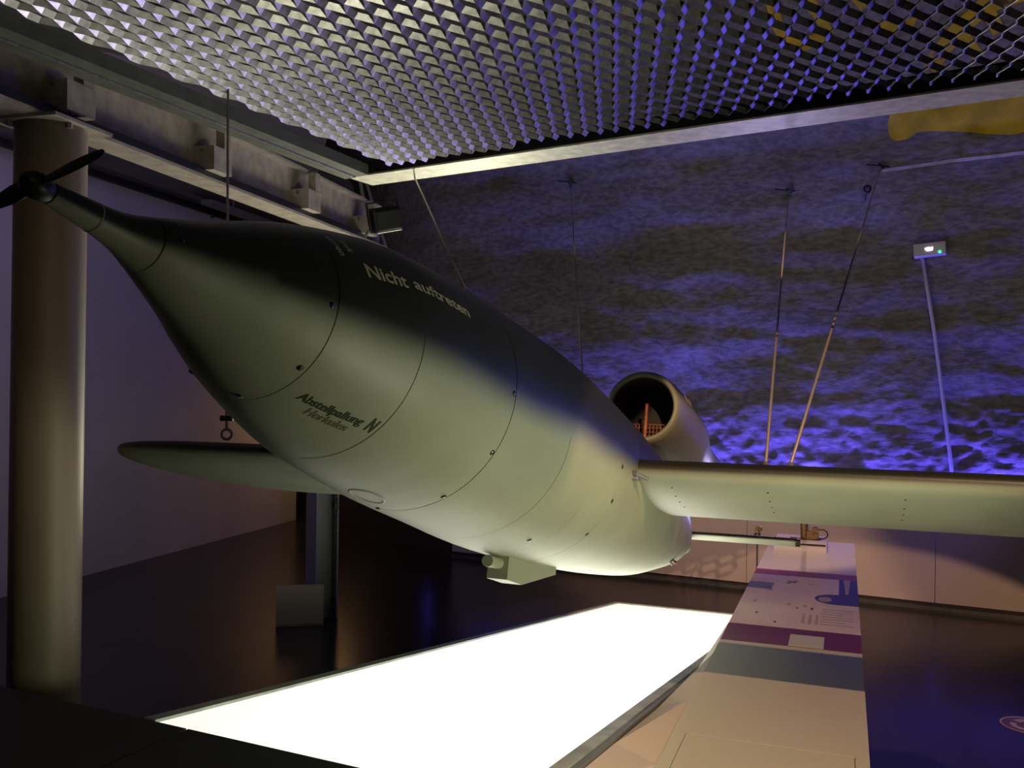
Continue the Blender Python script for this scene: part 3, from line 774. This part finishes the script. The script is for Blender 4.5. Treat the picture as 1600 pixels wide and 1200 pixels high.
# thin pipes and black spotlight at the beam end
pa = MB().tube([on_rock(-3.97, 6.6, .15), on_rock(-4.0, 6.25, .15), on_rock(-4.08, 5.6, .15), on_rock(-3.95, 4.85, .14), on_rock(-3.75, 4.2, .14), on_rock(-3.6, 3.6, .14)], .045, 10).build('conduit_pipe', M_white, None, smooth=True)
tag(pa, 'white pipe behind the black spotlight, left of two', 'pipe')
pb = MB().tube([on_rock(-3.85, 6.4, .12), on_rock(-3.65, 5.99, .12), on_rock(-3.33, 5.18, .12), on_rock(-2.8, 4.4, .12), on_rock(-2.45, 3.8, .12)], .034, 10).build('conduit_pipe', M_white, None, smooth=True)
tag(pb, 'thin slanting white pipe just right of the black spotlight', 'pipe')
sp = empty('spotlight', (-1.20, 8.30, 3.08)); sp.rotation_euler = (R(12), R(-14), R(25))
tag(sp, 'black box spotlight hanging at the end of the steel beam', 'spotlight')
MB().box((0, 0, 0), (.27, .22, .22), None, .02).build('housing', M_black, sp)
MB().box((0, -.115, 0), (.22, .012, .17), None, .003).build('front_glass', M_black, sp)
m_ = MB(); m_.box((-.15, 0, .03), (.012, .05, .26)); m_.box((.15, 0, .03), (.012, .05, .26)); m_.box((0, 0, .165), (.312, .05, .012)); m_.build('yoke', M_black, sp)
MB().tube([(0, 0, .17), (-.02, .02, .36)], .015, 8).build('mounting_stem', M_black, sp)
MB().tube([(-.16, 0, -.08), (-.21, 0, -.12)], .014, 8).build('clamp_knob', M_grey, sp)

# ------------------------------------------------------------------ aisle on the left
pp = [wl0 + wd * s + wn * .45 + Vector((0, 0, 4.70)) for s in (-12, 7)]
o = MB().tube(pp, .065, 14).build('ceiling_pipe', M_black, None, smooth=True); 
tag(o, 'long black pipe under the aisle ceiling by the left wall', 'pipe')
hg = MB().tube([wl0 + wd * 3.0 + wn * .45 + Vector((0, 0, 4.6)), wl0 + wd * 3.0 + wn * .45 + Vector((0, 0, 4.9))], .03, 8).build('pipe_hanger', M_black, o)
tr = wl0 + wd * 2.0 + wn * .9
o = MB().prism([tr, tr + wd * 4.8, tr + wd * 4.8 + wn * .22, tr + wn * .22], 4.62, 4.70).build('cable_tray', M_grey, None)
for a_ in (.8, 3.6): MB().tube([tr + wd * a_ + wn * .11 + Vector((0, 0, 4.69)), tr + wd * a_ + wn * .11 + Vector((0, 0, 4.9))], .015, 6).build('tray_hanger', M_grey, o)
tag(o, 'flat grey cable tray hung under the far part of the aisle ceiling', 'cable tray')

hcol = empty('steel_column', (-2.43, 11.62, FZ)); hcol.rotation_euler = (0, 0, R(40))
tag(hcol, 'grey H-section steel column standing behind the left wing', 'column')
H_ = 4.3
MB().box((-.15, 0, H_ / 2), (.02, .28, H_)).build('flange', M_grey, hcol)
MB().box((.15, 0, H_ / 2), (.02, .28, H_)).build('flange', M_grey, hcol)
MB().box((0, 0, H_ / 2), (.28, .014, H_)).build('web', M_grey, hcol)
m_ = MB(); m_.tube([(.12, -.11, 0), (.12, -.11, H_)], .012, 6); cbl = m_.build('cable', M_black, hcol)
for k in range(9): MB().box((.125, -.12, .25 + k * .22), (.05, .03, .015)).build('cable_clip', M_black, hcol)
MB().box((.12, -.125, 1.45), (.05, .05, .07)).build('junction_box', M_black, hcol)
bo = empty('floor_box', (-2.62, 11.25, FZ)); bo.rotation_euler = (0, 0, R(14)); tag(bo, 'low plain olive box on the floor at the foot of the steel column', 'box')
MB().box((0, 0, .245), (.58, .12, .49), None, .004).build('box_body', M_wood, bo)
MB().box((0, -.064, .25), (.54, .008, .45), None, .003).build('front_panel', M_wood, bo)

# ------------------------------------------------------------------ display table
th = 20.3; T0 = Vector((.69, 4.205, 0))
TS = -.25
tab = empty('display_table', (T0.x, T0.y, FZ)); tab.rotation_euler = (0, 0, R(-th))   # local x = across, y = along
tag(tab, 'long pale display table with printed panels beside the glowing ramp', 'table')
HT = TS - FZ
def tbox(name, mat, x0, x1, y0, y1, z0, z1, parent=tab, bevel=0): return MB().box(((x0 + x1) / 2, (y0 + y1) / 2, (z0 + z1) / 2), (x1 - x0, y1 - y0, z1 - z0), None, bevel).build(name, mat, parent)
tbox('table_body', M_tside, .004, .946, -1.0, 7.29, 0, HT - .03)
# top in pieces so the inset lid and the joints are real
tbox('table_top', M_table, 0, .065, -1.0, .498, HT - .029, HT)
tbox('table_top', M_table, .885, .95, -1.0, .498, HT - .029, HT)
tbox('table_top', M_table, 0, .95, .50, 2.39, HT - .029, HT)
# apron panel closing the gap between ramp edging and table
Mt = (Matrix.Translation((T0.x, T0.y, FZ)) @ rotz(-th)).inverted()
m_ = MB(); rowa = []; 
for f in range(9):
    l = .05 + f * 1.0
    p_r = Mt @ (NL + rp(1.938, l, -.03)); y_ = p_r.y
    rowa.append([m_.bm.verts.new(q_) for q_ in (p_r, Vector((.0, y_, HT - .004)), Vector((.0, y_, HT - .02)), p_r - Vector((0, 0, .016)))])
for f in range(8):
    for k in range(4): m_.bm.faces.new((rowa[f][k], rowa[f][(k + 1) % 4], rowa[f + 1][(k + 1) % 4], rowa[f + 1][k]))
m_.bm.faces.new(rowa[0]); m_.bm.faces.new(rowa[-1])
m_.build('apron_panel', M_tside, tab)
tbox('inset_lid', M_table, .0685, .8815, -1.0, .496, HT - .029, HT - .0015)
p1_ = tbox('purple_panel', M_purple, 0, .95, 2.392, 2.90, HT - .029, HT)
p2_ = tbox('picture_panel', M_printw, 0, .95, 2.902, 4.96, HT - .029, HT)
p3_ = tbox('maroon_panel', M_maroon, 0, .95, 4.962, 5.24, HT - .029, HT)
tbox('table_top', M_bluebox, 0, .95, 5.242, 6.0, HT - .029, HT)
tbox('table_top', M_bluebox, 0, .95, 6.004, 7.3, HT - .029, HT)
cardo = tbox('info_card', M_card, .465, .70, 2.41, 2.72, HT, HT + .004, p1_)
def flat(name, mat, poly, parent, h=.0012):
    return MB().prism(poly, HT + h - .0012, HT + h).build(name, mat, parent)
flat('navy_print', M_navy, [(.79, 4.2), (.95, 4.2), (.95, 4.955), (.79, 4.955)], p2_)
el = [(.76 + .165 * math.cos(t_), 4.05 + .20 * math.sin(t_)) for t_ in [math.pi / 2 + math.pi * k / 16 for k in range(17)]] + [(.95, 3.85), (.95, 4.25)]
flat('navy_print', M_navy, el, p2_, .0016)
flat('globe_print', M_greyink, [(.68 + .055 * math.cos(2 * math.pi * k / 16), 4.02 + .10 * math.sin(2 * math.pi * k / 16)) for k in range(16)], p2_, .0024)
flat('pale_beam_print', M_greyink, [(.845, 4.3), (.87, 4.3), (.89, 4.95), (.83, 4.95)], p2_, .0024)
# little aircraft silhouettes
def plane(cx, cy, s):
    m_ = MB(); a45 = .5
    for (x0, y0, x1, y1, wd_) in ((-1, -1, 1, 1, .35), (-.9, .9, .7, -.5, .4), (-1.1, -.5, -.5, -1.0, .22), (.3, 1.2, 1.2, .4, .2)):
        v0 = Vector((x0, y0)); v1 = Vector((x1, y1)); n_ = Vector((-(v1 - v0).y, (v1 - v0).x)).normalized() * wd_ / 2
        m_.prism([(cx + p.x * s, cy + p.y * s * 1.5) for p in (v0 + n_, v0 - n_, v1 - n_, v1 + n_)], HT, HT + .0015)
    return m_.build('aircraft_print', M_olive, p2_)
plane(.378, 4.66, .045)
flat('cloud_line_print', M_greyink, [(.52, 4.62), (.60, 4.60), (.60, 4.62), (.52, 4.64)], p2_)
flat('cloud_line_print', M_greyink, [(.48, 4.86), (.53, 4.84), (.53, 4.86), (.48, 4.88)], p2_)
for k in range(7):
    y = 3.62 - k * .085; x1 = .90 - (.06 if k % 3 == 2 else 0)
    flat('text_line_print', M_greyink, [(.66, y), (x1, y), (x1, y + .03), (.66, y + .03)], p2_)
for (cx, cy, q) in ((.12, 3.75, .02), (.40, 3.72, .018), (.47, 3.60, .01), (.53, 3.70, .015), (.17, 3.32, .012), (.33, 3.06, .012)):
    flat('figure_print', M_greyink if q > .012 else M_olive, [(cx + q * math.cos(k), cy + 2.6 * q * math.sin(k)) for k in (0, 1, 2, 3.1, 4, 5.2)], p2_)
flat('tree_print', M_olive, [(.585 + .012 * math.cos(k), 3.62 + .05 * math.sin(k)) for k in (0, 1, 2, 3.1, 4, 5.2)], p2_)
for cx in (.52, .57, .62): flat('column_print', M_greyink, [(cx, 3.1), (cx + .025, 3.1), (cx + .02, 3.42), (cx + .005, 3.42)], p2_)

def tw(x, y, z): return Matrix.Translation((T0.x, T0.y, 0)) @ rotz(-th) @ Vector((x, y, z))
blk = empty('display_block', tw(.365, 6.74, TS)); blk.rotation_euler = (0, 0, R(-th)); tag(blk, 'low pale block on the far end of the display table', 'display block')
MB().box((0, 0, .05), (.57, .60, .10), None, .004).build('block_body', M_bluebox, blk)
MB().box((0, -.303, .085), (.55, .006, .02)).build('front_slot', M_black, blk)
gy = empty('gyro_instrument', tw(.47, 6.72, TS + .10)); gy.rotation_euler = (0, 0, R(-th)); tag(gy, 'brown instrument with canister and looped black cable on the far display block', 'instrument')
gs = 1.0
MB().tube([(-.07, 0, 0), (-.07, 0, .19)], .042, 20).build('canister', M_brass, gy)
MB().tube([(-.07, 0, .192), (-.07, 0, .21), (-.07, 0, .225)], [.03, .034, .02], 16).build('canister_cap', M_brass, gy)
MB().box((.02, 0, .05), (.13, .1, .10), None, .008).build('instrument_body', M_brass, gy)
MB().tube([(.05, -.05, .11), (.05, .05, .11)], .038, 18).build('drum', M_brass, gy)
loop = [(.02 + .10 + .07 * math.cos(t_ / 10 * 2 * math.pi), -.04 + .004 * t_, .07 + .055 * math.sin(t_ / 10 * 2 * math.pi)) for t_ in range(0, 21)]
MB().tube(loop, .006, 6).build('cable_loop', M_black, gy, smooth=True)
MB().tube([(.12, -.05, .012), (.02, -.09, .012), (-.06, -.08, .012), (-.12, -.05, .015), (-.22, -.04, .02)], .006, 6).build('cable_loop', M_black, gy, smooth=True)
rel = empty('relic_on_stand', (2.925, 10.62, FZ)); tag(rel, 'small jagged brown metal relic on a thin dark stand behind the tailplane', 'relic')
zt = 1.5 - (840 - 619) / 1403 * 10.62 - FZ
MB().tube([(0, 0, .0), (0, 0, .02), (0, 0, .021)], [.12, .12, .02], 20).build('stand_foot', M_black, rel)
MB().tube([(0, 0, .02), (0, 0, zt)], .011, 8).build('stand_pole', M_black, rel)
MB().tube([(0, 0, zt), (0, 0, zt + .03), (0, 0, zt + .05)], [.02, .042, .03], 14).build('stand_cup', M_black, rel)
m_ = MB(); random.seed(7)
for k in range(9):
    an = k * 2.4; tip = Vector((.065 * math.cos(an), .05 * math.sin(an), zt + .07 + .09 * random.random() + (.03 if k % 2 else 0)))
    m_.tube([(0, 0, zt + .05 + .008 * k), tip * .6 + Vector((0, 0, zt * .4 + .04)), tip], [.016, .016, .003], 6)
m_.build('jagged_metal', M_brass, rel)
random.seed(4)

# pale ring and arcs on the floor at the right
em = empty('floor_emblem', (4.70, 8.12, FZ)); tag(em, 'round pale ring pattern on the dark floor at the right', 'floor marking')
M_em = new_mat('emblem_pale', (.5, .42, .48), .4); M_em2 = new_mat('emblem_plum', (.16, .08, .13), .4)
def disc(r, z0, z1, mat, name, x0=0, y0=0, a0_=0, a1_=360, rin=0):
    n = 32; pts = [(x0 + r * math.cos(R(a0_ + (a1_ - a0_) * k / n)), y0 + r * math.sin(R(a0_ + (a1_ - a0_) * k / n))) for k in range(n + (0 if a1_ - a0_ == 360 else 1))]
    if rin: pts += [(x0 + rin * math.cos(R(a1_ - (a1_ - a0_) * k / n)), y0 + rin * math.sin(R(a1_ - (a1_ - a0_) * k / n))) for k in range(n + 1)]
    return MB().prism(pts, z0, z1).build(name, mat, em)
disc(.22, 0, .003, M_em2, 'emblem_disc'); disc(.22, .003, .005, M_em, 'emblem_rim', a0_=10, a1_=355, rin=.205)
disc(.15, .003, .005, M_em, 'emblem_arc', x0=.02, a0_=-60, a1_=120, rin=.09); disc(.12, .005, .007, M_em, 'emblem_arc', x0=-.03, y0=-.02, a0_=130, a1_=300, rin=.07)
